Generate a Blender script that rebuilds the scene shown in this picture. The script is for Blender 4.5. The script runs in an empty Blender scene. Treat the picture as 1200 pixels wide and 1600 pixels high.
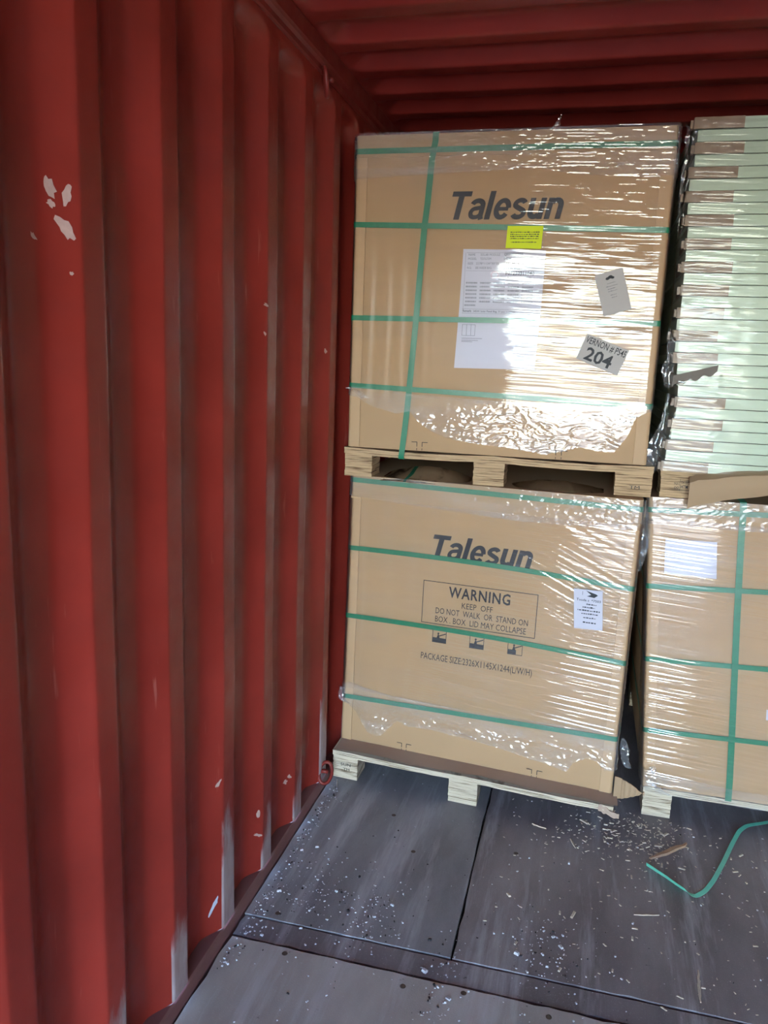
import bpy, math, random
import numpy as np
from mathutils import Matrix, Vector

random.seed(7)
S = bpy.context.scene
COL = S.collection

# ------------------------------------------------------------------ camera
cam_d = bpy.data.cameras.new('camera')
cam = bpy.data.objects.new('camera', cam_d); COL.objects.link(cam)
cam_d.sensor_fit = 'VERTICAL'; cam_d.sensor_height = 24.0
cam_d.lens = 1235.645 / 1600 * 24.0
cam_d.clip_start = 0.05
_r = (0.967431, 0.250585, 0.035839); _u = (-0.081114, 0.172764, 0.981618); _w = (-0.239787, 0.952554, -0.187463)
cam.matrix_world = Matrix(((_r[0], _u[0], -_w[0], 0.9215), (_r[1], _u[1], -_w[1], -2.8736), (_r[2], _u[2], -_w[2], 1.6938), (0, 0, 0, 1)))
S.camera = cam

# ------------------------------------------------------------------ sky, sun, exposure
world = bpy.data.worlds.new('world'); S.world = world; world.use_nodes = True
wn = world.node_tree.nodes; wl = world.node_tree.links
sky = wn.new('ShaderNodeTexSky'); sky.sky_type = 'NISHITA'; sky.sun_disc = False
sky.sun_elevation = math.radians(48); sky.sun_rotation = math.radians(35); sky.air_density = 1.0; sky.dust_density = 0.8; sky.ozone_density = 1.0
bg = wn['Background']; wl.new(sky.outputs[0], bg.inputs[0]); bg.inputs[1].default_value = 0.40
sun_d = bpy.data.lights.new('sun', 'SUN'); sun_d.energy = 4.5; sun_d.angle = math.radians(0.6); sun_d.color = (1.0, 0.93, 0.82)
sun = bpy.data.objects.new('sun', sun_d); COL.objects.link(sun)
sun.rotation_euler = Vector((0.40, 0.55, 0.75)).to_track_quat('Z', 'Y').to_euler()
S.view_settings.view_transform = 'Standard'; S.view_settings.look = 'None'
S.view_settings.exposure = 3.9; S.view_settings.gamma = 1.0; S.view_settings.use_curve_mapping = False
DOOR_Y = -5.6

# ------------------------------------------------------------------ noise
_rng = np.random.RandomState(11)
_TAB = _rng.rand(512, 512)
def vnoise(u, v, seed=0):
    u = np.asarray(u, float) + seed * 17.31; v = np.asarray(v, float) + seed * 9.77
    iu = np.floor(u).astype(int); iv = np.floor(v).astype(int); fu = u - iu; fv = v - iv
    fu = fu * fu * (3 - 2 * fu); fv = fv * fv * (3 - 2 * fv)
    a = _TAB[iu % 512, iv % 512]; b = _TAB[(iu + 1) % 512, iv % 512]; c = _TAB[iu % 512, (iv + 1) % 512]; d = _TAB[(iu + 1) % 512, (iv + 1) % 512]
    return (a * (1 - fu) + b * fu) * (1 - fv) + (c * (1 - fu) + d * fu) * fv
def fbm(u, v, seed=0, o=4):
    t = 0; a = .5
    for k in range(o): t = t + a * vnoise(u * 2 ** k, v * 2 ** k, seed + k * 3); a *= .5
    return t
def sstep(a, b, x):
    t = np.clip((np.asarray(x, float) - a) / (b - a), 0, 1); return t * t * (3 - 2 * t)

# ------------------------------------------------------------------ mesh helpers
class MB:
    def __init__(s): s.v = []; s.f = []
    def add(s, vs, fs):
        n = len(s.v); s.v += [tuple(map(float, p)) for p in vs]; s.f += [tuple(i + n for i in f) for f in fs]; return s
    def box(s, x0, y0, z0, x1, y1, z1):
        return s.add([(x0,y0,z0),(x1,y0,z0),(x1,y1,z0),(x0,y1,z0),(x0,y0,z1),(x1,y0,z1),(x1,y1,z1),(x0,y1,z1)],
                     [(0,3,2,1),(4,5,6,7),(0,1,5,4),(1,2,6,5),(2,3,7,6),(3,0,4,7)])
    def tube(s, pts, r, n=8, closed=False):
        pts = [Vector(p) for p in pts]; m = len(pts); rings = []
        up = Vector((0.13, 0.2, 0.97))
        for i, p in enumerate(pts):
            a = pts[(i - 1) % m] if (closed or i > 0) else p; b = pts[(i + 1) % m] if (closed or i < m - 1) else p
            t = (b - a).normalized(); x = t.cross(up)
            if x.length < .05: x = t.cross(Vector((1, 0, 0)))
            x.normalize(); y = t.cross(x)
            rings.append([p + (x * math.cos(2 * math.pi * k / n) + y * math.sin(2 * math.pi * k / n)) * r for k in range(n)])
        fs = []
        for i in range(m if closed else m - 1):
            j = (i + 1) % m
            for k in range(n): fs.append((i * n + k, i * n + (k + 1) % n, j * n + (k + 1) % n, j * n + k))
        if not closed: fs += [tuple(range(n))[::-1], tuple((m - 1) * n + k for k in range(n))]
        return s.add([q for r_ in rings for q in r_], fs)
    def ribbon(s, pts, wd, nr, w, t, closed=False):
        m = len(pts); vs = []
        for i in range(m):
            p = Vector(pts[i]); W = Vector(wd[i]).normalized() * w * .5; N = Vector(nr[i]).normalized() * t * .5
            vs += [p - W - N, p + W - N, p + W + N, p - W + N]
        fs = []
        for i in range(m if closed else m - 1):
            j = (i + 1) % m
            for k in range(4): fs.append((i * 4 + k, i * 4 + (k + 1) % 4, j * 4 + (k + 1) % 4, j * 4 + k))
        if not closed: fs += [(0, 1, 2, 3), tuple((m - 1) * 4 + k for k in (3, 2, 1, 0))]
        return s.add(vs, fs)
    def sheet(s, pts, t, nrm=(0, -1, 0)):
        """polygon outline (list of points) given thickness t along -nrm"""
        n = len(pts); N = Vector(nrm) * t
        vs = [Vector(p) for p in pts] + [Vector(p) - N for p in pts]
        fs = [tuple(range(n)), tuple(range(2 * n - 1, n - 1, -1))] + [(i, i + n, (i + 1) % n + n, (i + 1) % n) for i in range(n)]
        return s.add(vs, fs)
    def grid(s, P):
        """P: array (n, m, 3)"""
        n, m, _ = P.shape; I = np.arange(n * m).reshape(n, m)
        F = np.stack([I[:-1, :-1], I[1:, :-1], I[1:, 1:], I[:-1, 1:]], -1).reshape(-1, 4)
        return s.add(P.reshape(-1, 3), [tuple(f) for f in F.tolist()])
    def map(s, fn): s.v = [tuple(fn(*p)) for p in s.v]; return s
    def mesh(s, name, smooth=False, off=(0, 0, 0)):
        me = bpy.data.meshes.new(name)
        me.from_pydata([(x - off[0], y - off[1], z - off[2]) for x, y, z in s.v], [], s.f)
        me.update()
        if smooth: me.polygons.foreach_set('use_smooth', [True] * len(me.polygons))
        return me

WLOC = {}
def tag(o, label=None, cat=None, group=None, kind=None):
    if label: o['label'] = label
    if cat: o['category'] = cat
    if group: o['group'] = group
    if kind: o['kind'] = kind
    return o
def build(name, mb, mat, parent=None, smooth=False, base=None, label=None, kind=None):
    """mb holds world coordinates"""
    off = WLOC[parent.name] if parent else (base or (0, 0, 0))
    o = bpy.data.objects.new(name, mb.mesh(name, smooth, off)); COL.objects.link(o)
    if mat: o.data.materials.append(mat)
    if parent: o.parent = parent; WLOC[o.name] = off
    else: o.location = off; WLOC[o.name] = tuple(off)
    if label: o['label'] = label
    if kind: o['kind'] = kind
    return o
def empty(name, loc, label, cat, group=None):
    o = bpy.data.objects.new(name, None); COL.objects.link(o); o.location = loc; o.empty_display_size = .1
    WLOC[o.name] = tuple(loc); return tag(o, label, cat, group)
def smooth_by_angle(o, deg=35):
    me = o.data; me.polygons.foreach_set('use_smooth', [True] * len(me.polygons))
    me.set_sharp_from_angle(angle=math.radians(deg))

# ------------------------------------------------------------------ materials
def mat(name):
    m = bpy.data.materials.new(name); m.use_nodes = True
    nt = m.node_tree; return m, nt, nt.nodes, nt.links, nt.nodes['Principled BSDF']
def N(nt, typ, **kw):
    n = nt.nodes.new(typ)
    for k, v in kw.items():
        if k in n.inputs.keys(): n.inputs[k].default_value = v
        else: setattr(n, k, v)
    return n
def coords(nt, scale=(1, 1, 1)):
    tc = nt.nodes.new('ShaderNodeTexCoord'); mp = nt.nodes.new('ShaderNodeMapping'); mp.inputs['Scale'].default_value = scale
    nt.links.new(tc.outputs['Object'], mp.inputs['Vector']); return mp.outputs['Vector']
def noise(nt, scale, vec, detail=4, rough=.55):
    n = N(nt, 'ShaderNodeTexNoise', Scale=scale, Detail=detail, Roughness=rough); nt.links.new(vec, n.inputs['Vector']); return n.outputs['Fac']
def ramp(nt, fac, stops):
    r = nt.nodes.new('ShaderNodeValToRGB'); e = r.color_ramp.elements
    while len(e) < len(stops): e.new(.5)
    for q, (p, c) in zip(e, stops): q.position = p; q.color = (c, c, c, 1) if isinstance(c, (int, float)) else (*c, 1)
    nt.links.new(fac, r.inputs[0]); return r.outputs[0]
def mixc(nt, fac, a, b, mode='MIX'):
    m = nt.nodes.new('ShaderNodeMix'); m.data_type = 'RGBA'; m.blend_type = mode
    for sock, v in ((0, fac), (6, a), (7, b)):
        if isinstance(v, bpy.types.NodeSocket): nt.links.new(v, m.inputs[sock])
        elif isinstance(v, (int, float)): m.inputs[sock].default_value = v
        else: m.inputs[sock].default_value = (*v, 1)
    return m.outputs[2]
def math_(nt, op, a, b=None, clamp=False):
    m = nt.nodes.new('ShaderNodeMath'); m.operation = op; m.use_clamp = clamp
    for i, v in enumerate((a, b)):
        if v is None: continue
        if isinstance(v, bpy.types.NodeSocket): nt.links.new(v, m.inputs[i])
        else: m.inputs[i].default_value = v
    return m.outputs[0]
def bump(nt, p, h, strength=.3, dist=.002):
    b = N(nt, 'ShaderNodeBump', Strength=strength, Distance=dist); nt.links.new(h, b.inputs['Height']); nt.links.new(b.outputs[0], p.inputs['Normal'])

def plain(name, col, rough=.6, spec=.5, metal=0, var=.0, vs=20):
    m, nt, nd, lk, p = mat(name)
    p.inputs['Roughness'].default_value = rough; p.inputs['Specular IOR Level'].default_value = spec; p.inputs['Metallic'].default_value = metal
    if var:
        f = noise(nt, vs, coords(nt)); c = mixc(nt, f, tuple(x * (1 - var) for x in col), tuple(min(1, x * (1 + var)) for x in col)); lk.new(c, p.inputs['Base Color'])
    else: p.inputs['Base Color'].default_value = (*col, 1)
    return m

def red_paint(name, scuff=False, c0=(.165, .017, .011), c1=(.27, .029, .020)):
    m, nt, nd, lk, p = mat(name)
    v = coords(nt); big = noise(nt, 2.2, v, 5); c = mixc(nt, ramp(nt, big, [(.3, 0.), (.7, 1.)]), c0, c1)
    fine = noise(nt, 55, coords(nt, (1, 1, .25)), 6, .7)
    c = mixc(nt, ramp(nt, fine, [(.68, 0.), (.78, .25)]), c, (.42, .20, .17))
    if scuff:
        sep = nt.nodes.new('ShaderNodeSeparateXYZ'); tc = nt.nodes.new('ShaderNodeTexCoord'); lk.new(tc.outputs['Object'], sep.inputs[0])
        onflat = math_(nt, 'GREATER_THAN', sep.outputs[0], -.0045)
        n1 = noise(nt, 9, coords(nt, (1, 1.6, .45)), 5, .65)
        hgt = math_(nt, 'MULTIPLY_ADD', sep.outputs[2], -1.9); hgt.node.inputs[2].default_value = 1.02
        n2 = noise(nt, 2.4, coords(nt, (.2, 1.5, .12)), 2, .5); n2 = math_(nt, 'MULTIPLY', n2, 1.5)
        msk = math_(nt, 'SUBTRACT', math_(nt, 'ADD', math_(nt, 'ADD', hgt, n1), n2), 1.78); msk = math_(nt, 'MULTIPLY', msk, 5.0, True)
        msk = math_(nt, 'MULTIPLY', msk, onflat)
        c = mixc(nt, msk, c, mixc(nt, noise(nt, 40, coords(nt, (1, 1, .3))), (.20, .12, .12), (.42, .36, .37)))
        scr = noise(nt, 26, coords(nt, (1, 1, .12)), 3, .8)
        c = mixc(nt, ramp(nt, scr, [(.66, 0.), (.74, .4)]), c, (.40, .14, .11))
    lk.new(c, p.inputs['Base Color'])
    lk.new(ramp(nt, noise(nt, 14, v, 4), [(.3, .30), (.7, .48)]), p.inputs['Roughness'])
    p.inputs['Specular IOR Level'].default_value = .32
    bump(nt, p, noise(nt, 90, v, 3), .12, .001)
    return m

def cardboard(name, col, rough=.72, line=.10):
    m, nt, nd, lk, p = mat(name)
    f = noise(nt, 3.0, coords(nt, (1, 1, 1.6)), 4)
    c = mixc(nt, f, tuple(x * .93 for x in col), tuple(x * 1.06 for x in col))
    flute = noise(nt, 1.0, coords(nt, (3, 3, 260)), 2)
    c = mixc(nt, math_(nt, 'MULTIPLY', flute, line), c, tuple(x * .72 for x in col))
    lk.new(c, p.inputs['Base Color']); p.inputs['Roughness'].default_value = rough; p.inputs['Specular IOR Level'].default_value = .3
    bump(nt, p, flute, .08, .001)
    return m

def ply_edge(name, light, dark, zs=210):
    m, nt, nd, lk, p = mat(name)
    f = noise(nt, 1.0, coords(nt, (6, 6, zs)), 5, .6)
    c = mixc(nt, ramp(nt, f, [(.36, 0.), (.47, .85), (.7, 1.)]), dark, light)
    lk.new(c, p.inputs['Base Color']); p.inputs['Roughness'].default_value = .85; p.inputs['Specular IOR Level'].default_value = .2
    bump(nt, p, f, .5, .003)
    return m

def floor_mat(name, c0, c1, dust=(.50, .49, .51), scale=1.0):
    m, nt, nd, lk, p = mat(name)
    a = noise(nt, 3.5 * scale, coords(nt, (1, .35, 1)), 6, .62)
    c = mixc(nt, ramp(nt, a, [(.32, 0.), (.68, 1.)]), c0, c1)
    b = noise(nt, 5.0, coords(nt, (1.6, .16, 1)), 6, .7)
    c = mixc(nt, ramp(nt, b, [(.52, 0.), (.70, .7)]), c, dust)
    g = noise(nt, 240, coords(nt), 3, .7)
    c = mixc(nt, ramp(nt, g, [(.60, 0.), (.74, .5)]), c, dust)
    d = noise(nt, 30, coords(nt), 3, .6)
    c = mixc(nt, ramp(nt, d, [(.70, 0.), (.75, .8)]), c, (.02, .018, .02))
    lk.new(c, p.inputs['Base Color'])
    lk.new(ramp(nt, a, [(.3, .42), (.7, .62)]), p.inputs['Roughness']); p.inputs['Specular IOR Level'].default_value = .45
    bump(nt, p, math_(nt, 'ADD', g, math_(nt, 'MULTIPLY', b, .6)), .25, .002)
    return m

def film_mat(name, haze=.06, tint=(1, 1, 1), ior=1.68):
    m, nt, nd, lk, p = mat(name); nd.remove(p); out = nd['Material Output']
    tr = N(nt, 'ShaderNodeBsdfTransparent'); tr.inputs[0].default_value = (.97 * tint[0], .97 * tint[1], .97 * tint[2], 1)
    gl = N(nt, 'ShaderNodeBsdfGlossy', Roughness=.022); gl.inputs[0].default_value = (1, 1, 1, 1)
    df = N(nt, 'ShaderNodeBsdfDiffuse'); df.inputs[0].default_value = (.85, .85, .86, 1)
    fr = N(nt, 'ShaderNodeFresnel', IOR=ior)
    b = N(nt, 'ShaderNodeBump', Strength=.35, Distance=.0006)
    lk.new(noise(nt, 1.0, coords(nt, (7, 60, 150)), 3), b.inputs['Height'])
    lk.new(b.outputs[0], gl.inputs['Normal']); lk.new(b.outputs[0], fr.inputs['Normal'])
    hz = math_(nt, 'MULTIPLY', ramp(nt, noise(nt, 1.0, coords(nt, (2.2, 30, 22)), 4), [(.40, .25), (.75, 1.)]), haze)
    m1 = nd.new('ShaderNodeMixShader'); lk.new(hz, m1.inputs[0]); lk.new(tr.outputs[0], m1.inputs[1]); lk.new(df.outputs[0], m1.inputs[2])
    m2 = nd.new('ShaderNodeMixShader'); lk.new(fr.outputs[0], m2.inputs[0]); lk.new(m1.outputs[0], m2.inputs[1]); lk.new(gl.outputs[0], m2.inputs[2])
    lk.new(m2.outputs[0], out.inputs[0])
    return m

M_WALL = red_paint('red_wall_paint', True)
M_ROOF = red_paint('red_roof_paint', False, (.20, .021, .015), (.29, .034, .024))
M_RAIL = red_paint('red_rail_paint', False, (.14, .016, .012), (.20, .025, .019))
M_SILL = red_paint('worn_sill_paint', False, (.10, .040, .040), (.17, .080, .078))
M_CHIP = plain('bare_primer', (.42, .28, .25), .6, .3, 0, .25, 60)
M_CHIPB = plain('bare_metal_blue', (.42, .47, .56), .5, .4, 0, .2, 60)
M_CARD = cardboard('kraft_cardboard', (.415, .263, .143))
M_GUARD = cardboard('kraft_edge_guard', (.455, .295, .165), .6, .03)
M_LID = cardboard('kraft_lid', (.41, .262, .145))
M_SLIP = cardboard('brown_slip_sheet', (.42, .305, .235), .7)
M_TORN = cardboard('torn_kraft', (.37, .245, .145))
M_TORNG = cardboard('torn_grey_board', (.19, .165, .14))
M_PLY = ply_edge('lit_white_plywood_edge', (.60, .51, .38), (.14, .09, .055))  # same plywood as the upper pallets, whitened by light put into the colour
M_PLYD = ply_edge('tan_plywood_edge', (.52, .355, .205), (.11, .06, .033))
M_STRAP = plain('green_strapping', (.012, .17, .085), .34, .6, 0, .18, 60)
M_INK = plain('black_ink', (.022, .024, .03), .55, .3)
M_INKG = plain('grey_ink', (.16, .16, .18), .6, .3)
M_STAMP = plain('red_stamp_ink', (.62, .30, .34), .6, .3)
M_PAPER = plain('white_paper', (.52, .50, .57), .6, .3, 0, .03, 8)
M_PAPERG = plain('grey_paper', (.42, .39, .37), .65, .3, 0, .04, 12)
M_YEL = plain('fluorescent_paper', (.60, .70, .005), .55, .3, 0, .05, 14)
M_PANEL = plain('green_lit_frame', (.40, .47, .35), .38, .5, 0, .06, 30)  # silver frame; green cast of light and film put into the base colour
M_CORNER = plain('brown_corner_guard', (.22, .14, .085), .42, .5, 0, .22, 40)
M_FILM = film_mat('stretch_film')
M_FILM1 = film_mat('single_layer_film', .05, ior=1.48)
M_FILMP = film_mat('thin_stretch_film', .04, ior=1.36)
M_FILMH = film_mat('bunched_stretch_film', .20)
M_FLOOR = floor_mat('dark_floor_plywood', (.125, .120, .130), (.30, .29, .30))
M_FLOOR2 = floor_mat('brown_floor_plywood', (.105, .088, .094), (.27, .235, .235))
M_FLOORF = floor_mat('grey_floor_plywood', (.27, .24, .22), (.44, .40, .365))
M_STRIP = floor_mat('floor_steel_strip', (.10, .085, .090), (.22, .19, .195))
M_UNDER = plain('floor_underlay', (.012, .010, .010), .9, .1)
M_CHIPW = plain('pale_wood_chip', (.52, .44, .34), .8, .2, 0, .3, 200)
M_GRIT = plain('grey_grit', (.42, .42, .45), .7, .3, 0, .5, 300)
M_DARKGRIT = plain('dark_grit', (.03, .028, .03), .8, .2)
M_GROUND = plain('yard_concrete', (.20, .185, .165), .9, .2, 0, .1, .4)
M_STEELD = plain('rusty_bolt', (.10, .075, .06), .6, .4, .5)

# ------------------------------------------------------------------ setting: yard, container shell
mb = MB().box(-40, -60, -1.32, 40, 40, -1.22)
tag(build('ground', mb, M_GROUND), kind='structure')

PITCH = .29; DEPTH = .040
def wall_profile(y):
    """x of the left wall's sheet for each y: recess -DEPTH, inner flat 0"""
    t = ((y - (-1.55 - .068)) % PITCH)
    x = np.where(t < .068, -DEPTH + DEPTH * t / .068, np.where(t < .138, 0, np.where(t < .206, -DEPTH * (t - .138) / .068, -DEPTH)))
    return x
def wall_bent(y):
    # wide bends in the recess, tight ones on the proud flats
    a = sum(wall_profile(y + d) for d in np.linspace(-.016, .016, 9)) / 9; b = sum(wall_profile(y + d) for d in np.linspace(-.0045, .0045, 5)) / 5
    t = sstep(.25, .75, (b + DEPTH) / DEPTH); return a * (1 - t) + b * t
def corner_ys(y0, y1, offs):
    out = []
    k0 = int((y0 + 1.618) / PITCH) - 2
    for k in range(k0, k0 + int((y1 - y0) / PITCH) + 5):
        for o in offs:
            y = -1.618 + k * PITCH + o
            if y0 <= y <= y1: out.append(y)
    return np.array([y0] + out + [y1])
offs = (-.014, -.008, -.003, 0, .004, .010, .018, .034, .056, .062, .066, .068, .071, .076, .084, .103, .122, .130, .135, .138, .141, .147, .156, .172, .19, .198, .203, .206, .212, .22, .245)
Y0, Y1 = DOOR_Y, 2.95
ys = corner_ys(Y0, Y1, sorted(offs))
zs = np.concatenate([np.linspace(.028, .12, 6), np.linspace(.16, 2.50, 56), np.linspace(2.53, 2.60, 6)])
yy, zz = np.meshgrid(ys, zs, indexing='ij')
# rounded bends: average the sharp profile over a small window
xx = wall_bent(yy)
fade = sstep(2.535, 2.575, zz); xx = xx * (1 - fade) + 0.0 * fade - .004 * fade   # flattened under the top rail
dent = (fbm(yy * 1.7, zz * 1.1, 5, 3) - .45) * .012 + (fbm(yy * 6, zz * 2.5, 8, 2) - .37) * .004
bulge = .016 * np.exp(-((yy + .16) / .05) ** 2 - ((zz - .72) / .28) ** 2)
xx = xx + dent * sstep(0.1, .5, zz) * (1 - sstep(2.3, 2.6, zz)) + bulge
wl_ = MB().grid(np.stack([xx, yy, zz], -1)); wl_.f = [f[::-1] for f in wl_.f]
WALL = tag(build('wall_left', wl_, M_WALL, smooth=True), kind='structure')
wr = MB().grid(np.stack([2.352 - wall_profile(yy[:, ::6] + .1), yy[:, ::6], zz[:, ::6] * 1.0], -1))
tag(build('wall_right', wr, M_WALL, smooth=True), kind='structure')
tag(build('wall_back', MB().box(-.06, 2.95, -.05, 2.42, 3.0, 2.8), M_RAIL), kind='structure')

df = MB().box(-.06, Y0 - .06, 2.575, 2.412, Y0 + .06, 2.80).box(-.10, Y0 - .06, -.1, .006, Y0 + .06, 2.575).box(2.346, Y0 - .06, -.1, 2.45, Y0 + .06, 2.575)
tag(build('trim_3', df, M_RAIL), kind='structure')
# roof sheet: corrugations across the container, tapered at both ends
RP = .2463
def roof_profile(y):
    t = (y - (-.268)) % RP           # t=0: bottom of recess side of the door-facing slope
    return np.where(t < .046, 1 - t / .046, np.where(t < .118, 0, np.where(t < .164, (t - .118) / .046, 1)))
ry = np.linspace(Y0, Y1, 1200); rx = np.concatenate([[-.05, .0, .012], np.linspace(.025, .10, 7), [.3, .8, 1.2, 1.6, 2.05], np.linspace(2.26, 2.33, 6), [2.36, 2.42]])
xg, yg = np.meshgrid(rx, ry, indexing='ij')
env = sstep(.015, .095, xg) * (1 - sstep(2.27, 2.34, xg))
prof = sum(roof_profile(yg + d) for d in np.linspace(-.004, .004, 5)) / 5
zg = 2.69 + .042 * prof * env + (fbm(xg * 1.3, yg * 1.3, 3, 2) - .37) * .008 * env
tag(build('ceiling', MB().grid(np.stack([xg, yg, zg], -1)), M_ROOF, smooth=True), kind='structure')
def scratch(nm, pts, r, m, par): return build(nm, MB().tube(pts, r, 5), m, par)
# top rails
def extrude_y(prof, y0, y1):
    n = len(prof); m = MB(); m.add([(x, y0, z) for x, z in prof] + [(x, y1, z) for x, z in prof],
        [(i, (i + 1) % n, (i + 1) % n + n, i + n) for i in range(n)] + [tuple(range(n))[::-1], tuple(range(n, 2 * n))]); return m
rail_prof = [(-.06, 2.597), (.000, 2.597), (.004, 2.603), (.004, 2.618), (.012, 2.626), (.016, 2.636), (.016, 2.684), (.010, 2.6925), (-.06, 2.6925)]
tr1 = tag(build('trim_1', extrude_y(rail_prof[::-1], Y0, Y1), M_RAIL), kind='structure')
tag(build('trim_2', extrude_y([(2.352 - x, z) for x, z in rail_prof], Y0, Y1), M_RAIL), kind='structure')
# sill along the wall foot
sill = [(-.07, -.04), (.014, -.04), (.014, .003), (.012, .008), (.002, .022), (-.004, .027), (-.045, .032), (-.07, .032)]
tag(build('baseboard_left', extrude_y(sill[::-1], Y0, Y1), M_SILL), kind='structure')
tag(build('baseboard_right', extrude_y([(2.352 - x, z) for x, z in sill], Y0, Y1), M_SILL), kind='structure')

# floor: dark underlay with separate sheets and a steel strip on it
FLOOR = tag(build('floor', MB().box(-.05, Y0, -.06, 2.40, 2.95, -.022), M_UNDER), kind='structure')
def board(x0, y0, x1, y1, m, top=0.0, jag=.0022, name='floor_board', seed=1):
    """a sheet with slightly ragged edges"""
    rs = np.random.RandomState(seed); pts = []
    def edge(a, b, n):
        for i in range(n):
            t = i / n; pts.append((a[0] + (b[0] - a[0]) * t, a[1] + (b[1] - a[1]) * t))
    nx = max(4, int((x1 - x0) / .035)); ny = max(4, int(min(y1 - y0, 2) / .035))
    edge((x0, y0), (x1, y0), nx); edge((x1, y0), (x1, y1), ny); edge((x1, y1), (x0, y1), nx); edge((x0, y1), (x0, y0), ny)
    out = []
    for x, y in pts:
        jx = rs.uniform(0, jag) * (1 if rs.rand() < .8 else 2.5); jy = rs.uniform(0, jag) * (1 if rs.rand() < .8 else 2.5)
        out.append((x + (jx if x < (x0 + x1) / 2 else -jx), y + (jy if y < (y0 + y1) / 2 else -jy), top))
    b = MB().sheet(out, .0215, (0, 0, 1))
    return build(name, b, m, FLOOR)
board(.017, -.862, .663, 2.93, M_FLOOR, 0, seed=1)
board(.667, -.862, 1.87, 2.93, M_FLOOR2, 0, seed=2)
board(1.875, -.862, 2.32, 2.93, M_FLOOR, 0, seed=3)
board(.018, -.957, 2.32, -.868, M_STRIP, -.002, .003, 'floor_strip', 4)
board(.017, DOOR_Y, 1.20, -.966, M_FLOORF, .003, .0035, seed=5)
board(1.204, DOOR_Y, 2.32, -.966, M_FLOORF, .002, .003, seed=6)
# countersunk screws
def screw(x, y, z):
    m = MB(); n = 10
    a = [(x + .0085 * math.cos(2 * math.pi * k / n), y + .0085 * math.sin(2 * math.pi * k / n), z + .0006) for k in range(n)]
    b = [(x + .006 * math.cos(2 * math.pi * k / n), y + .006 * math.sin(2 * math.pi * k / n), z + .0012) for k in range(n)]
    m.add(a + b, [(k, (k + 1) % n, (k + 1) % n + n, k + n) for k in range(n)] + [tuple(range(n, 2 * n))])
    build('floor_screw', m, M_STEELD, FLOOR)
for x, y, z in ((.115, -.835, 0), (.20, -.99, .003), (.45, -.40, 0), (.72, -.985, .003), (.80, -.30, 0), (.33, -.20, 0), (.555, -1.01, .003), (.95, -1.0, .003)): screw(x, y, z)

# paint chips on the left wall (bare patches with an outline of their own)
def chip(y, z, a, b, m, rot=0, seed=0, xo=None):
    rs = np.random.RandomState(seed); n = 14; pts = []
    for k in range(n):
        t = 2 * math.pi * k / n; r = rs.uniform(.55, 1.15)
        u = a * r * math.cos(t); v = b * r * math.sin(t)
        yy_ = y + u * math.cos(rot) - v * math.sin(rot); zz_ = z + u * math.sin(rot) + v * math.cos(rot)
        pts.append((yy_, zz_))
    iy = np.array([p[0] for p in pts]); iz = np.array([p[1] for p in pts])
    x = wall_bent(iy)
    x = x + ((fbm(iy * 1.7, iz * 1.1, 5, 3) - .45) * .012 + (fbm(iy * 6, iz * 2.5, 8, 2) - .37) * .004) * sstep(.1, .5, iz)
    P = [(float(xx_) + .0016, float(q[0]), float(q[1])) for xx_, q in zip(x, pts)]
    c = np.mean(np.array(P), 0)
    build('paint_chip', MB().add(P + [tuple(c)], [(k, (k + 1) % n, n) for k in range(n)][::1]), m, WALL)
chip(-1.600, 1.975, .010, .024, M_CHIP, .3, 1); chip(-1.572, 1.965, .009, .024, M_CHIP, -.2, 2); chip(-1.576, 1.905, .013, .026, M_CHIP, .5, 3)
chip(-1.598, 1.945, .006, .008, M_CHIP, .5, 4); chip(-1.632, 1.885, .005, .010, M_CHIP, .9, 5); chip(-1.57, 1.83, .004, .004, M_CHIP, 0, 6)
chip(-1.004, .115, .008, .030, M_CHIPB, -.5, 7); chip(-.70, .235, .007, .016, M_CHIP, .1, 8); chip(-.415, .215, .008, .012, M_CHIP, .6, 9)
chip(-.43, .20, .010, .010, M_CHIP, .2, 10); chip(-.985, .50, .006, .014, M_CHIP, -.6, 11); chip(-.70, .16, .005, .020, M_CHIP, .9, 12)
chip(-.12, 1.72, .006, .010, M_CHIP, .4, 13); chip(-.685, 1.84, .005, .010, M_CHIP, 1.2, 14); chip(-.69, 1.76, .004, .008, M_CHIP, .4, 15)

# lashing rings
def ring(loc, pts, tab, label):
    e = empty('lashing_ring', loc, label, 'ring')
    build('ring', MB().tube(pts, .0075, 8, True), M_RAIL, e, True)
    build('weld_tab', MB().tube(tab, .009, 8), M_RAIL, e, True)
def oval(c, a, b, ax1, ax2, n=20):
    c, ax1, ax2 = Vector(c), Vector(ax1).normalized(), Vector(ax2).normalized()
    return [c + ax1 * a * math.cos(2 * math.pi * k / n) + ax2 * b * math.sin(2 * math.pi * k / n) for k in range(n)]
ring((0, -.245, 2.575), oval((.014, -.245, 2.572), .042, .020, (0, .35, -.94), (.42, -.86, -.25)), [(.0, -.215, 2.588), (.018, -.222, 2.585), (.032, -.228, 2.583)], 'small red lashing ring hanging under the top rail of the left wall')
ring((0, -.085, .055), oval((.016, -.085, .060), .042, .026, (0, .55, .83), (.85, .3, -.2)), [(-.015, -.085, .060), (.012, -.082, .066), (.026, -.08, .062)], 'dark red lashing ring low on the left wall beside the lower pallet')

# ------------------------------------------------------------------ load units
class Unit: pass
def F_UL(x, d, z): return (x, .055 - d, z)
def F_LL(x, d, z): return (x + .012 * (z - .12) - .012, .105 - .095 * (x - .035) - d, z)
def F_LR(x, d, z): return (x - .072 * (z - .12), .100 - d, z)

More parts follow.
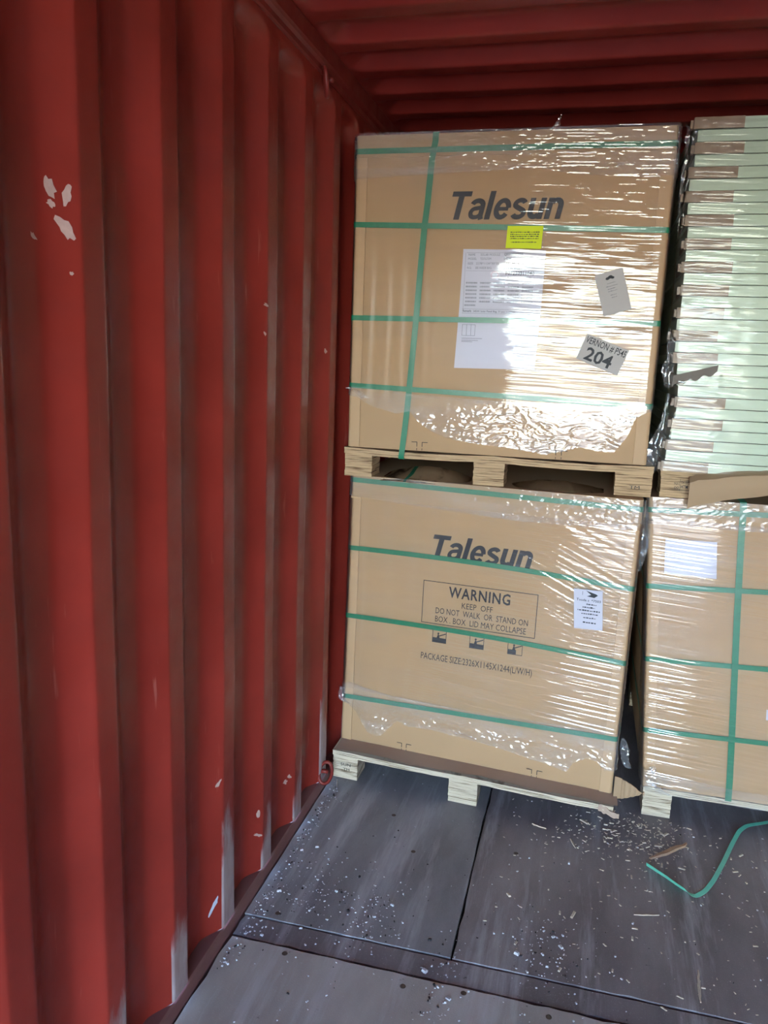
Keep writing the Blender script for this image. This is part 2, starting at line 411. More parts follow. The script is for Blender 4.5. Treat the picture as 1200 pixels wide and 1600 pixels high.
# lettering from Blender's built-in font, turned into flat meshes
def text_mb(txt, x0, x1, zb, cap, F, d, shear=0, bold=0, rot=None, align_w=True, spacing=1.0):
    cu = bpy.data.curves.new('lettering', 'FONT'); cu.body = txt; cu.size = 1; cu.shear = shear; cu.offset = bold; cu.resolution_u = 2; cu.space_character = spacing
    o = bpy.data.objects.new('lettering_tmp', cu); COL.objects.link(o)
    dg = bpy.context.evaluated_depsgraph_get(); me = bpy.data.meshes.new_from_object(o.evaluated_get(dg))
    V = [v.co.copy() for v in me.vertices]; Fs = [tuple(p.vertices) for p in me.polygons]
    bpy.data.objects.remove(o); bpy.data.curves.remove(cu); bpy.data.meshes.remove(me)
    if not V: return MB()
    mnx = min(v.x for v in V); mxx = max(v.x for v in V); capu = .727
    k = cap / capu; kx = (x1 - x0) / (mxx - mnx) if align_w else k
    m = MB(); vs = []
    for v in V:
        a = (v.x - mnx) * kx; b = v.y * k
        if rot: x, z = rot(x0 + a, zb + b)
        else: x, z = x0 + a, zb + b
        vs.append(F(x, d, z))
    return m.add(vs, Fs)
def quad_mb(corners, F, d, t=.0006):
    """corners (x,z) in order; a thin plate on the face"""
    n = len(corners)
    if sum(corners[i][0] * corners[(i + 1) % n][1] - corners[(i + 1) % n][0] * corners[i][1] for i in range(n)) < 0: corners = corners[::-1]
    a = [F(x, d, z) for x, z in corners]; b = [F(x, d - t, z) for x, z in corners]
    return MB().add(a + b, [tuple(range(n)), tuple(range(2 * n - 1, n - 1, -1))] + [(i, i + n, (i + 1) % n + n, (i + 1) % n) for i in range(n)])
def join(*ms):
    m = MB()
    for q in ms: m.add(q.v, q.f)
    return m
def rect(x0, z0, x1, z1): return [(x0, z0), (x1, z0), (x1, z1), (x0, z1)]

def carton_mb(x0, x1, depth, z0, z1, F, r=.010, bul=.004):
    """body with rounded upright edges and a slightly bulging face; F maps (x, out, z)"""
    m = MB(); prof = []
    def arc(cx, cy, a0, a1):
        for k in range(5):
            a = a0 + (a1 - a0) * k / 4; prof.append((cx + r * math.cos(a), cy + r * math.sin(a)))
    # d is outward of the face: inside is negative
    arc(x0 + r, -r, math.pi, math.pi / 2)
    for k in range(1, 12): prof.append((x0 + r + (x1 - x0 - 2 * r) * k / 12, 0))
    arc(x1 - r, -r, math.pi / 2, 0); arc(x1 - r, -depth + r, 0, -math.pi / 2); arc(x0 + r, -depth + r, -math.pi / 2, -math.pi)
    n = len(prof); lv = 13; vs = []
    for j in range(lv):
        t = j / (lv - 1); z = z0 + (z1 - z0) * t
        for x, d in prof:
            s = (x - x0) / (x1 - x0); b = bul * math.sin(math.pi * s) * math.sin(math.pi * t) if abs(d) < 1e-6 else 0
            vs.append(F(x, d + b - bul, z))
    fs = [(j * n + i, (j + 1) * n + i, (j + 1) * n + (i + 1) % n, j * n + (i + 1) % n) for j in range(lv - 1) for i in range(n)]
    fs += [tuple(range(n)), tuple((lv - 1) * n + i for i in range(n))[::-1]]
    fs = [f[::-1] for f in fs]
    return m.add(vs, fs)

def guard_mb(x0, z0, z1, F, w=.043, side=1, t=.0035, r=.012):
    """L-shaped edge guard on an upright edge; side=1: left edge (extends to +x)"""
    m = MB(); P = []
    out = [(w, t), (w * .5, t)] ; 
    for k in range(5):
        a = math.pi / 2 + (math.pi / 2) * k / 4; out.append((r - t + (r + 0) * math.cos(a), t - r + r * math.sin(a)))
    out += [(-t, -.03), (-t, -.05)]
    inn = [(a + (0 if i < 2 else (t * .9)), b - t * (.98 if i < len(out) - 2 else 0)) for i, (a, b) in enumerate(out)]
    prof = out + inn[::-1]; n = len(prof); L = 8
    for j in range(L):
        z = z0 + (z1 - z0) * j / (L - 1)
        for a, b in prof: P.append(F(x0 + side * a, b, z))
    fs = [(j * n + i, j * n + (i + 1) % n, (j + 1) * n + (i + 1) % n, (j + 1) * n + i) for j in range(L - 1) for i in range(n)]
    fs += [tuple(range(n))[::-1], tuple((L - 1) * n + i for i in range(n))]
    return m.add(P, fs)

def loop_path(x0, x1, depth, F, zf, off, r=.014):
    """closed loop around the carton, off outward of its faces; zf(x) height"""
    pts, nrm = [], []
    def put(x, d, nx, nd):
        pts.append(F(x, d, zf(x)))
        q0 = Vector(F(0, 0, 0)); ax = Vector(F(1, 0, 0)) - q0; ad = Vector(F(0, 1, 0)) - q0
        nrm.append((ax * nx + ad * nd).normalized())
    a0, a1, b0, b1 = x0 - off, x1 + off, off, -depth - off
    for cx, cd, s0 in ((a0 + r, b0 - r, math.pi), (a1 - r, b0 - r, math.pi / 2), (a1 - r, b1 + r, 0), (a0 + r, b1 + r, -math.pi / 2)):
        for k in range(6):
            a = s0 - (math.pi / 2) * k / 5; put(cx + r * math.cos(a), cd + r * math.sin(a), math.cos(a), math.sin(a))
        if s0 == math.pi:
            for k in range(1, 16): put(a0 + r + (a1 - a0 - 2 * r) * k / 16, b0, 0, 1)
    return pts, nrm
def strap(zl, zr, unit, label, group, w=.019, sag=0.0, off=.0052, wav=.0):
    x0, x1, dep, F = unit
    def zf(x):
        t = (x - x0) / (x1 - x0); return zl + (zr - zl) * t + sag * math.sin(math.pi * min(max(t, 0), 1)) + wav * math.sin(t * 9)
    pts, nrm = loop_path(x0, x1, dep, F, zf, off)
    m = MB().ribbon(pts, [(0, 0, 1)] * len(pts), nrm, w, .0009, True)
    o = build('strap', m, M_STRAP, base=F(x0, 0, min(zl, zr))); smooth_by_angle(o); return tag(o, label, 'strap', group)
def vstrap(pts_xz, depth, F, zbot, ztop, label, group, w=.022, off=.0065):
    """upright strap: front (given points top to bottom), underside, back, top"""
    P, W, Nn = [], [], []
    xs0 = pts_xz[0][0]; xe = pts_xz[-1][0]
    q0 = Vector(F(0, 0, 0)); AX = (Vector(F(1, 0, 0)) - q0).normalized(); AD = (Vector(F(0, 1, 0)) - q0).normalized()
    def put(x, d, z, n, wd=None): P.append(F(x, d, z)); Nn.append(n); W.append(wd or AX)
    put(xs0 - .01, -depth - off, ztop + off, Vector((0, 0, 1)) - AD); put(xs0, -.3, ztop + off, Vector((0, 0, 1)))
    put(xs0, off - .012, ztop + off, Vector((0, 0, 1))); put(xs0, off - .003, ztop + off - .003, Vector((0, 0, 1)) + AD); put(xs0, off, ztop + off - .012, AD)
    for i, (x, z) in enumerate(pts_xz): put(x, off + .0008, z, AD)
    put(xe - .002, off, zbot - off + .012, AD); put(xe - .002, off - .003, zbot - off + .003, AD - Vector((0, 0, 1))); put(xe - .002, off - .012, zbot - off, -Vector((0, 0, 1)))
    put(xe - .002, -depth - off, zbot - off, -AD - Vector((0, 0, 1)))
    put(xs0 - .01, -depth - off, (zbot + ztop) / 2, -AD)
    m = MB().ribbon(P, W, Nn, w, .0009, True)
    o = build('strap', m, M_STRAP, base=F(xe, 0, zbot)); smooth_by_angle(o); return tag(o, label, 'strap', group)

# pallets -------------------------------------------------------------
def block_mb(x0, x1, y0, y1, z0, z1, F2, seed, m=None):
    rs = np.random.RandomState(seed); m = MB(); n = 8; h = (z1 - z0) / n
    for k in range(n):
        e = rs.uniform(0, .0022, 4)
        m.box(x0 + e[0], y0 + e[1], z0 + k * h + .0003, x1 - e[2], y1 - e[3], z0 + (k + 1) * h - .0003)
    return m.map(F2)
def pallet(loc, x0, x1, blocks, y0, depth, z0, zd0, zd1, F2, m, label, sag=0, stamps=(), miss=(), bh=.12):
    e = empty('pallet', loc, label, 'pallet', 'wooden pallets under the cartons')
    dk = MB(); n = 3; h = (zd1 - zd0) / n; rs = np.random.RandomState(int(x0 * 100) + 5)
    nx = 26
    for k in range(n):
        za, zb = zd0 + k * h + .0003, zd0 + (k + 1) * h - .0003; vs = []
        for i in range(nx + 1):
            t = i / nx; x = x0 + (x1 - x0) * t; dz = -sag * abs(math.sin(math.pi * 2 * t)) ** 1.0 + rs.uniform(-.0006, .0006)
            jy = rs.uniform(-.0015, .002)
            vs += [(x, y0 + jy, za + dz), (x, y0 + depth, za + dz), (x, y0 + depth, zb + dz), (x, y0 + jy, zb + dz)]
        fs = [(4 * i + k2, 4 * i + (k2 + 1) % 4, 4 * i + 4 + (k2 + 1) % 4, 4 * i + 4 + k2)[::-1] for i in range(nx) for k2 in range(4)]
        fs += [(0, 1, 2, 3)[::-1], tuple(4 * nx + q for q in (0, 1, 2, 3))]
        dk.add(vs, fs)
    build('deck', dk.map(F2), m, e)
    for r_, yb in enumerate((y0 + .001, y0 + depth * .5 - .06, y0 + depth - .121)):
        for c_, (a, b) in enumerate(blocks):
            if (r_, c_) in miss: continue
            bm = block_mb(a, b, yb, yb + bh, z0, zd0 - .0005 - (sag * .0), F2, r_ * 7 + c_ * 3 + int(z0 * 10))
            build('block', bm, m, e)
    for txt, xa, xb, zb, cap in stamps:
        t = text_mb(txt, xa, xb, zb, cap, lambda x, d, z: F2(x, y0 - .0012 - d, z), 0, 0, 0)
        build('ink_stamp', t, M_INK, e)
    return e
ID = lambda x, y, z: (x, y, z)
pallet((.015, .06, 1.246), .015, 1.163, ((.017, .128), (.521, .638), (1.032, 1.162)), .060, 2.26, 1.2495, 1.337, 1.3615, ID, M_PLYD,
       'tan plywood pallet carrying the upper left carton, set on the lower left one', .007, (('TM', 1.085, 1.120, 1.276, .013),))
SH_LL = lambda x, y, z: (x, y - .08 * (x - .02), z)
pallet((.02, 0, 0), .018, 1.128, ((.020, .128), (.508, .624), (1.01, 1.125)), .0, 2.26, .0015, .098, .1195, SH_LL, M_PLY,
       'plywood pallet on the floor under the lower left carton, right front block gone', .004, (('SUN', .055, .098, .058, .014), ('TM', .066, .094, .038, .012)), ((0, 2),))
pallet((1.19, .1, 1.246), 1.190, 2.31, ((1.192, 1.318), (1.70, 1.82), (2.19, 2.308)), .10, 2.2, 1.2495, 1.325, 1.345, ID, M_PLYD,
       'tan plywood pallet under the upper right stack of solar panels', 0, ())
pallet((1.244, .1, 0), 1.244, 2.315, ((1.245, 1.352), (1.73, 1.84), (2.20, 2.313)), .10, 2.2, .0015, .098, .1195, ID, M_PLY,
       'plywood pallet on the floor under the lower right carton', 0, ())

# cartons -------------------------------------------------------------
UL = (.033, 1.132, 2.2, F_UL); LL = (.035, 1.132, 2.2, F_LL); LR = (1.240, 2.30, 2.1, F_LR)
def carton(u, z0, z1, label, lid_h, tilt=0.0):
    x0, x1, dep, F = u
    e = empty('carton', F(x0, 0, z0), label, 'carton', 'cardboard cartons of solar panels')
    smooth_by_angle(build('carton_body', carton_mb(x0, x1, dep, z0, z1 - .003, F), M_CARD, e), 30)
    ld = MB(); X0, X1 = x0 - .002, x1 + .002
    ld = carton_mb(X0, X1, dep + .004, z1 - lid_h, z1, lambda x, d, z: F(x, d + .002, z), .011, 0)
    smooth_by_angle(build('lid', ld, M_LID, e), 30)
    for sx, s in ((x0, 1), (x1, -1)):
        g = guard_mb(sx, z0 + .002, z1 - lid_h - .001, F, .043, s)
        if s < 0: g.f = [f[::-1] for f in g.f]
        smooth_by_angle(build('edge_guard', g, M_GUARD, e), 30)
    return e
cUL = carton(UL, 1.3635, 2.487, 'upper left cardboard carton with a big white packing sheet and yellow sticker', .075)
cLL = carton(LL, .1215, 1.2475, 'lower left cardboard carton printed with a keep off warning box', .085)
cLR = carton(LR, .1215, 1.2475, 'lower right cardboard carton under the bare stack of solar panels', .085)

def arcp(cx, cy, rx, ry, a0, a1, n=10): return [(cx + rx * math.cos(math.radians(a0 + (a1 - a0) * k / n)), cy + ry * math.sin(math.radians(a0 + (a1 - a0) * k / n))) for k in range(n + 1)]
GLY = {  # stroke paths of a heavy grotesque, cap height 1: (points, width)
 'T': (.70, [([(0, .91), (.68, .91)], .18), ([(.34, 0), (.34, .9)], .20)]),
 'a': (.60, [(arcp(.275, .50, .185, .165, 165, 0) + [(.46, .12), (.50, 0)], .17), ([(.46, .43), (.30, .40)] + arcp(.24, .235, .145, .155, 95, 270) + arcp(.27, .26, .19, .18, 285, 345, 5), .15)]),
 'l': (.28, [([(.11, 0), (.11, 1)], .19)]),
 'e': (.60, [([(.10, .37), (.49, .37)], .13), (arcp(.285, .37, .20, .295, 5, 325, 22), .17)]),
 's': (.56, [(arcp(.26, .525, .165, .14, 20, 200, 10) + [(.17, .43), (.36, .33)] + arcp(.265, .215, .18, .14, 45, -160, 12), .165)]),
 'u': (.61, [([(.10, .74), (.10, .28)] + arcp(.255, .26, .155, .175, 180, 330, 8), .18), ([(.46, 0), (.46, .74)], .18)]),
 'n': (.60, [([(.10, 0), (.10, .74)], .18), (arcp(.30, .46, .165, .20, 150, 0, 8) + [(.465, 0)], .18)])}
def stroke(pts, w):
    L, R_ = [], []
    for i, p in enumerate(pts):
        a = pts[max(i - 1, 0)]; b = pts[min(i + 1, len(pts) - 1)]; tx_, ty_ = b[0] - a[0], b[1] - a[1]; q = math.hypot(tx_, ty_) or 1
        nx_, ny_ = -ty_ / q * w / 2, tx_ / q * w / 2; L.append((p[0] + nx_, p[1] + ny_)); R_.append((p[0] - nx_, p[1] - ny_))
    return L, R_
def heavy_text(txt, x0, x1, zb, cap, F, d, slant=.21):
    m = MB(); quads = []; u = 0
    for ch in txt:
        adv, st_ = GLY[ch]
        for k_, (pts, w) in enumerate(st_):
            L, R_ = stroke(pts, w)
            for i in range(len(pts) - 1): quads.append(([(a + u, b) for a, b in (R_[i], R_[i + 1], L[i + 1], L[i])], k_))
        u += adv
    allx = [a + slant * b for q, _ in quads for a, b in q]; mn, mx = min(allx), max(allx); k = (x1 - x0) / (mx - mn)
    for q, lay in quads: m.add([F(x0 + (a + slant * b - mn) * k, d + .00008 * lay, zb + b * cap) for a, b in q], [(0, 1, 2, 3)])
    return m
build('brand_lettering', heavy_text('Talesun', .392, .782, 2.197, .095, F_UL, .0008), M_INK, cUL)
build('brand_lettering', heavy_text('Talesun', .382, .768, .949, .094, F_LL, .0012), M_INK, cLL)
def frame_lines(x0, z0, x1, z1, w, F, d): return join(*[quad_mb(rect(*q), F, d) for q in ((x0, z0, x1, z0 + w), (x0, z1 - w, x1, z1), (x0, z0 + w, x0 + w, z1 - w), (x1 - w, z0 + w, x1, z1 - w))])
d_ = .0012
warn = join(frame_lines(.353, .684, .800, .857, .0025, F_LL, d_), text_mb('WARNING', .457, .697, .801, .044, F_LL, d_, 0, .020, spacing=1.12),
            text_mb('KEEP  OFF', .512, .633, .762, .024, F_LL, d_), text_mb('DO NOT  WALK  OR  STAND ON', .409, .770, .729, .025, F_LL, d_), text_mb('BOX . BOX  LID MAY COLLAPSE', .409, .765, .695, .025, F_LL, d_))
build('warning_print', warn, M_INK, cLL)
build('size_print', text_mb('PACKAGE SIZE:2326X1145X1244(L/W/H)', .360, .801, .534, .028, F_LL, d_), M_INK, cLL)
def icon(x, z, half):
    w, h, l = .057, .062, .0022
    m = [quad_mb(rect(x, z, x + l, z + h), F_LL, d_), quad_mb(rect(x + w - l, z, x + w, z + h), F_LL, d_), quad_mb(rect(x, z, x + w, z + l), F_LL, d_), quad_mb(rect(x, z + h - l, x + w, z + h), F_LL, d_)]
    m.append(quad_mb(rect(x + l, z + l, x + w * (.58 if half else .96), z + .020), F_LL, d_))
    m.append(quad_mb([(x + .018, z + .020), (x + .030, z + .020), (x + .026, z + .034), (x + .022, z + .034)], F_LL, d_))
    n = 8; m.append(quad_mb([(x + .024 + .004 * math.cos(k * 2 * math.pi / n), z + .038 + .004 * math.sin(k * 2 * math.pi / n)) for k in range(n)], F_LL, d_))
    m.append(quad_mb([(x + .028, z + .026), (x + .054, z + .038), (x + .054, z + .042), (x + .027, z + .030)], F_LL, d_))
    build('handling_icon', join(*m), M_INK, cLL)
icon(.402, .609, False); icon(.552, .608, False); icon(.701, .608, True)
def crop(x, z, F, par, s=.022, l=.0022, up=.03):
    m = join(*[quad_mb(rect(*q), F, d_) for q in ((x, z + up, x + s, z + up + l), (x + s - l, z + up - .016, x + s, z + up), (x + s - l, z, x + s, z + .008), (x + s + .018, z + up, x + 2 * s + .018, z + up + l), (x + s + .018, z + up - .016, x + s + .018 + l, z + up), (x + s + .018, z, x + s + .018 + l, z + .008))])
    build('crop_mark', m, M_INK, par)
crop(.282, 1.366, F_UL, cUL); crop(.798, 1.366, F_UL, cUL); crop(.280, .122, F_LL, cLL); crop(.812, .122, F_LL, cLL)

# white packing sheets on the upper left carton
sh = build('packing_sheet', quad_mb([(.437, 1.857), (.729, 1.862), (.733, 2.093), (.442, 2.097)], F_UL, .0012), M_PAPER, cUL, label='white printed packing sheet with barcode rows')
dd = .0017
tx = []
for t, a, b, z in (('NAME', .462, .486, 2.074), ('SOLAR MODULE', .505, .574, 2.074), ('MODEL', .461, .492, 2.060), ('TD7G72M', .504, .543, 2.060), ('SIZE', .460, .480, 2.044), ('2278*1134*30*35', .490, .572, 2.044),
                   ('N.G.', .459, .475, 2.029), ('SEE INSIDE BAG', .488, .546, 2.029)):
    tx.append(text_mb(t, a, b, z, .008, F_UL, dd))
build('sheet_text', join(*tx), M_INKG, sh)
tx = [text_mb('QF5515.0204A', .589, .656, 2.075, .009, F_UL, dd), text_mb('545W', .588, .615, 2.060, .009, F_UL, dd, 0, .01), text_mb('N   M   L', .598, .645, 2.044, .008, F_UL, dd),
      text_mb('QTY:31 PCS', .586, .646, 2.029, .009, F_UL, dd), text_mb('F07230311040', .598, .698, 2.009, .013, F_UL, dd, 0, .01), ]
build('sheet_text', join(*tx), M_INK, sh)
tx = [text_mb('Remark:', .451, .483, 1.879, .008, F_UL, dd, 0, .01), text_mb('545W Solar Panel Bag, 31 pcs in carton', .489, .640, 1.879, .007, F_UL, dd)]
build('sheet_text', join(*tx), M_INK, sh)
rs = np.random.RandomState(3); bars = []
def barcode(x, z, w, h):
    t = 0
    while t < w:
        b = rs.choice([.0009, .0014, .0020]); bars.append(quad_mb(rect(x + t, z, x + min(t + b, w), z + h), F_UL, dd, .0003)); t += b + rs.choice([.0009, .0013])
for r_ in range(6):
    for c_ in range(5): barcode(.458 + c_ * .050, 1.978 - r_ * .0130, .040, .0055)
barcode(.456, 1.900, .040, .0055); barcode(.606, 1.997, .084, .006)
build('barcode', join(*bars), M_INKG, sh)
ln = [quad_mb(rect(*q), F_UL, dd, .0003) for q in ((.449, 1.874, .718, 1.8748), (.449, 1.889, .718, 1.8898), (.455, 2.084, .72, 2.0848), (.451, 1.874, .4518, 2.084), (.455, 2.022, .585, 2.0227))]
build('ruled_line', join(*ln), M_INKG, sh)
st = []
for k in range(20):
    a0, a1 = 2 * math.pi * k / 20, 2 * math.pi * (k + 1) / 20; c = (.559, 2.008)
    st.append(quad_mb([(c[0] + r * math.cos(a), c[1] + r * math.sin(a)) for r, a in ((.013, a0), (.013, a1), (.0118, a1), (.0118, a0))], F_UL, dd, .0003))
build('round_stamp', join(*st), M_STAMP, sh)
sh2 = build('packing_sheet', quad_mb([(.430, 1.678), (.722, 1.682), (.728, 1.857), (.4365, 1.8555)], F_UL, .0010), M_PAPER, cUL, label='lower white packing sheet with handling symbols')
ic = [frame_lines(.452, 1.795, .500, 1.835, .0012, F_UL, dd), quad_mb(rect(.468, 1.795, .4692, 1.835), F_UL, dd), quad_mb(rect(.484, 1.795, .4852, 1.835), F_UL, dd)] + [quad_mb(rect(.452, z, .452 + w, z + .0016), F_UL, dd) for z, w in ((1.785, .075), (1.778, .06), (1.773, .04))]
build('sheet_symbol', join(*ic), M_INKG, sh2)
# white paper on the lower right carton
build('packing_sheet', quad_mb([(1.298, .968), (1.478, .965), (1.475, 1.100), (1.300, 1.098)], F_LR, .0012), M_PAPER, cLR, label='blank white sheet behind the film')
build('packing_sheet', quad_mb([(1.665, .455), (1.80, .455), (1.80, .495), (1.665, .495)], F_LR, .0012), M_PAPER, cLR)

# straps ---------------------------------------------------------------
G = 'green straps around the upper left carton'
strap(2.433, 2.431, UL, 'green horizontal strap nearest the lid of the upper left carton', G)
strap(2.182, 2.158, UL, 'green horizontal strap just under the upper left brand lettering', G)
strap(1.849, 1.853, UL, 'green horizontal strap across the white packing sheet', G)
strap(1.599, 1.570, UL, 'lowest green horizontal strap of the upper left carton', G)
vstrap([(.324, 2.46), (.314, 2.40), (.305, 2.25), (.298, 2.18), (.289, 2.02), (.281, 1.85), (.271, 1.68), (.262, 1.53), (.253, 1.42), (.247, 1.352)], 2.28, F_UL, 1.334, 2.487, 'slanting green upright strap on the upper left carton and pallet', G)
G = 'green straps around the lower left carton'
strap(1.229, 1.214, LL, 'green strap along the lid of the lower left carton', G)
strap(.952, .924, LL, 'green strap crossing the foot of the lower left brand lettering', G, sag=.012)
strap(.667, .642, LL, 'green strap just below the warning box', G, sag=.012)
strap(.316, .344, LL, 'lowest green strap of the lower left carton', G)
G = 'green straps around the lower right carton'
strap(1.200, 1.232, LR, 'green strap along the lid of the lower right carton', G)
strap(.916, .966, LR, 'green strap at middle height of the lower right carton, below the blank sheet', G)
strap(.635, .672, LR, 'second green strap up from the floor on the lower right carton', G)
strap(.353, .385, LR, 'lowest green strap of the lower right carton', G)
vstrap([(1.556, 1.22), (1.553, 1.10), (1.551, .85), (1.551, .60), (1.551, .40), (1.550, .20)], 2.12, F_LR, .118, 1.2475, 'green upright strap on the lower right carton', G, .0225)

# slip sheet and torn cardboard ----------------------------------------
# brown sheet curling on the deck in front of the lower left carton
n1, n2 = 40, 6; P = np.zeros((n1, n2, 3))
for i in range(n1):
    t = i / (n1 - 1); x = .024 + 1.118 * t; yb = .105 - .095 * (x - .035) + .004; yf = -.08 * (x - .02) + .003
    for j in range(n2):
        s = j / (n2 - 1); y = yb + (yf - yb) * s; z = .1208 + .008 * math.sin(math.pi * 2.6 * t + .4) ** 2 * s * (1 if t < .9 else .3) + .010 * (1 - s) ** 4 * .2 + .003 * s * float(vnoise(t * 30, 1))
        P[i, j] = (x, y + (.010 * (float(vnoise(t * 25, 4)) - .2) * s * (t > .35)), z)
sl = MB().grid(P); Q = P.copy(); Q[..., 2] -= .0006; sl2 = MB().grid(Q); sl.f = [f for f in sl.f]; sl.add(sl2.v, [f[::-1] for f in sl2.f])
o = build('slip_sheet', sl, M_SLIP, base=(.024, 0, .1208), smooth=True); tag(o, 'brown cardboard slip sheet curling out from under the lower left carton', 'cardboard sheet')
def crumple_sheet(outline_fn, n, m, fn, mat_, name, label, cat, t=.004, base=None, smooth=True):
    P = np.zeros((n, m, 3))
    for i in range(n):
        for j in range(m): P[i, j] = fn(i / (n - 1), j / (m - 1))
    a = MB().grid(P); b = P.copy(); b[..., 1] += t; c = MB().grid(b); a.add(c.v, [f[::-1] for f in c.f])
    L = n * m; idx = lambda i, j: i * m + j
    rim = [idx(i, 0) for i in range(n)] + [idx(n - 1, j) for j in range(1, m)] + [idx(i, m - 1) for i in range(n - 2, -1, -1)] + [idx(0, j) for j in range(m - 2, 0, -1)]
    a.f += [(rim[k], rim[(k + 1) % len(rim)], rim[(k + 1) % len(rim)] + L, rim[k] + L) for k in range(len(rim))]
    o = build(name, a, mat_, base=base or tuple(P[0, 0]))
    if smooth: smooth_by_angle(o, 40)
    return tag(o, label, cat, 'torn cardboard pieces')
def fn(u, v):   # corrugated tongue sticking out at the lower right corner of the lower left carton
    x = 1.128 + .112 * u; hi = .205 - .050 * u - .028 * u ** 3; lo = .112 + .012 * u + .020 * u ** 4
    fl = .0035 * abs(math.sin(u * 17)) if u > .25 else 0
    return (x, -.018 + .030 * u - fl, lo + (hi - lo) * v + .004 * (float(vnoise(u * 9, v * 2, 3)) - .5))
crumple_sheet(None, 60, 5, fn, M_TORN, 'torn_cardboard', 'torn corrugated cardboard tongue sticking out between the two bottom pallets', 'cardboard scrap')
def fn(u, v):   # ragged scrap below the slip sheet end
    x = 1.075 + .075 * u; return (x, -.092 + .006 * math.sin(u * 7), .088 + .030 * v * (1 - .4 * u) + .010 * float(vnoise(u * 8, v * 3, 6)) - .018 * u)
crumple_sheet(None, 20, 4, fn, M_SLIP, 'torn_cardboard', 'small ragged brown scrap hanging at the end of the bottom pallet edge', 'cardboard scrap')
def fn(u, v):   # big flap hanging in front of the upper right pallet
    x = 1.284 + .50 * u; top = 1.336 + .044 * math.sin(min(u * 1.15, 1) * math.pi / 2) - .002 * u; bot = 1.222 + .105 * u ** .75
    if u < .03: top -= .006
    return (x, .045 + .02 * u - .018 * math.sin(math.pi * v) * (.5 + .5 * u) + .035 * (v > .93), bot + (top - bot) * v + .004 * (float(vnoise(u * 14, v * .5, 2)) - .5))
crumple_sheet(None, 40, 8, fn, M_TORN, 'torn_cardboard', 'long torn kraft flap hanging over the upper right pallet', 'cardboard scrap')
def fn(u, v):   # dark strip poking out of the panel stack
    x = 1.195 + .140 * u; top = 1.680 + .040 * u; bot = 1.642 + .052 * u + .006 * math.sin(u * 20)
    return (x, .065 - .02 * u + .014 * (1 - v), bot + (top - bot) * v)
crumple_sheet(None, 24, 4, fn, M_TORNG, 'torn_cardboard', 'grey brown strip sticking out across the left of the solar panel stack', 'cardboard scrap')

# solar panels -----------------------------------------------------------
ORD = ['topmost', 'second', 'third', 'fourth', 'fifth', 'sixth', 'seventh', 'eighth', 'ninth', 'tenth', 'eleventh', 'twelfth', 'thirteenth', 'fourteenth', 'fifteenth', 'sixteenth', 'seventeenth', 'eighteenth', 'nineteenth', 'twentieth',
       'twenty-first', 'twenty-second', 'twenty-third', 'twenty-fourth', 'twenty-fifth', 'twenty-sixth', 'twenty-seventh', 'twenty-eighth', 'twenty-ninth', 'thirtieth', 'bottom']
LEFT = [(1.187, 2.508), (1.197, 2.429), (1.185, 2.353), (1.180, 2.278), (1.189, 2.196), (1.196, 2.134), (1.192, 2.061), (1.199, 1.976), (1.193, 1.908), (1.183, 1.826), (1.196, 1.761), (1.212, 1.674), (1.216, 1.599), (1.214, 1.518), (1.200, 1.448), (1.192, 1.370)]
GEND = [1.335, 1.343, 1.333, 1.327, 1.336, 1.337, 1.349, 1.346, 1.339, 1.327, 1.335, 1.337, 1.376, 1.375, 1.353, 1.344]
NP = 31; PZ0, PZ1 = 1.3465, 2.516; PH = (PZ1 - PZ0) / NP
pf = MB()
h = PH - .0028   # frame: profiled rim around the glass laminate
for x0, x1 in ((0, 1.10),):
    for yb in (0.0,):
        pf.box(x0, 0, 0, x1, .030, .0022); pf.box(x0, .0012, .0022, x1, .030, h * .52); pf.box(x0, .0004, h * .52, x1, .030, h * .60); pf.box(x0, .0016, h * .60, x1, .030, h - .002); pf.box(x0, 0, h - .002, x1, .030, h)
    pf.box(x0, .030, 0, x0 + .03, 2.0, h); pf.box(x1 - .03, .030, 0, x1, 2.0, h); pf.box(x0, 2.0, 0, x1, 2.03, h); pf.box(x0 + .03, .030, h * .55, x1 - .03, 2.0, h * .75)
frame_me = pf.mesh('panel_frame'); frame_me.materials.append(M_PANEL)
def guard_mesh(w):
    g = MB(); n = 14
    for (za, zb) in ((-.0004, h + .0004),):
        vs = []
        for i in range(n + 1):
            x = -.003 + (w + .003) * i / n
            for j in range(5):
                b = -.0035 - .0035 * float(vnoise(i * .9 + w * 80, j * .8, 5)); vs.append((x, b, za + (zb - za) * j / 4 ))
        g.add(vs, [(i * 5 + j, (i + 1) * 5 + j, (i + 1) * 5 + j + 1, i * 5 + j + 1) for i in range(n) for j in range(4)])
        k0 = len(g.v); top = [vs[i * 5 + 4] for i in range(n + 1)]; bot = [vs[i * 5] for i in range(n + 1)]
        g.add(top + [(x, .0, z) for x, y, z in top], [(i, i + 1, i + n + 2, i + n + 1) for i in range(n)])
        g.add(bot + [(x, .0, z) for x, y, z in bot], [(i + 1, i, i + n + 1, i + n + 2) for i in range(n)])
        end = vs[n * 5:n * 5 + 5]; g.add(end + [(x, 0, z) for x, y, z in end], [(j, j + 5, j + 6, j + 1) for j in range(4)])
        # side leg with a bent lip
        g.box(-.006, -.003, za, -.001, .16, zb); g.box(-.012 - .012 * float(vnoise(w * 300, 1)), .006, za + .004, -.005, .030, zb - .006)
    me = g.mesh('corner_guard'); me.materials.append(M_CORNER); return me
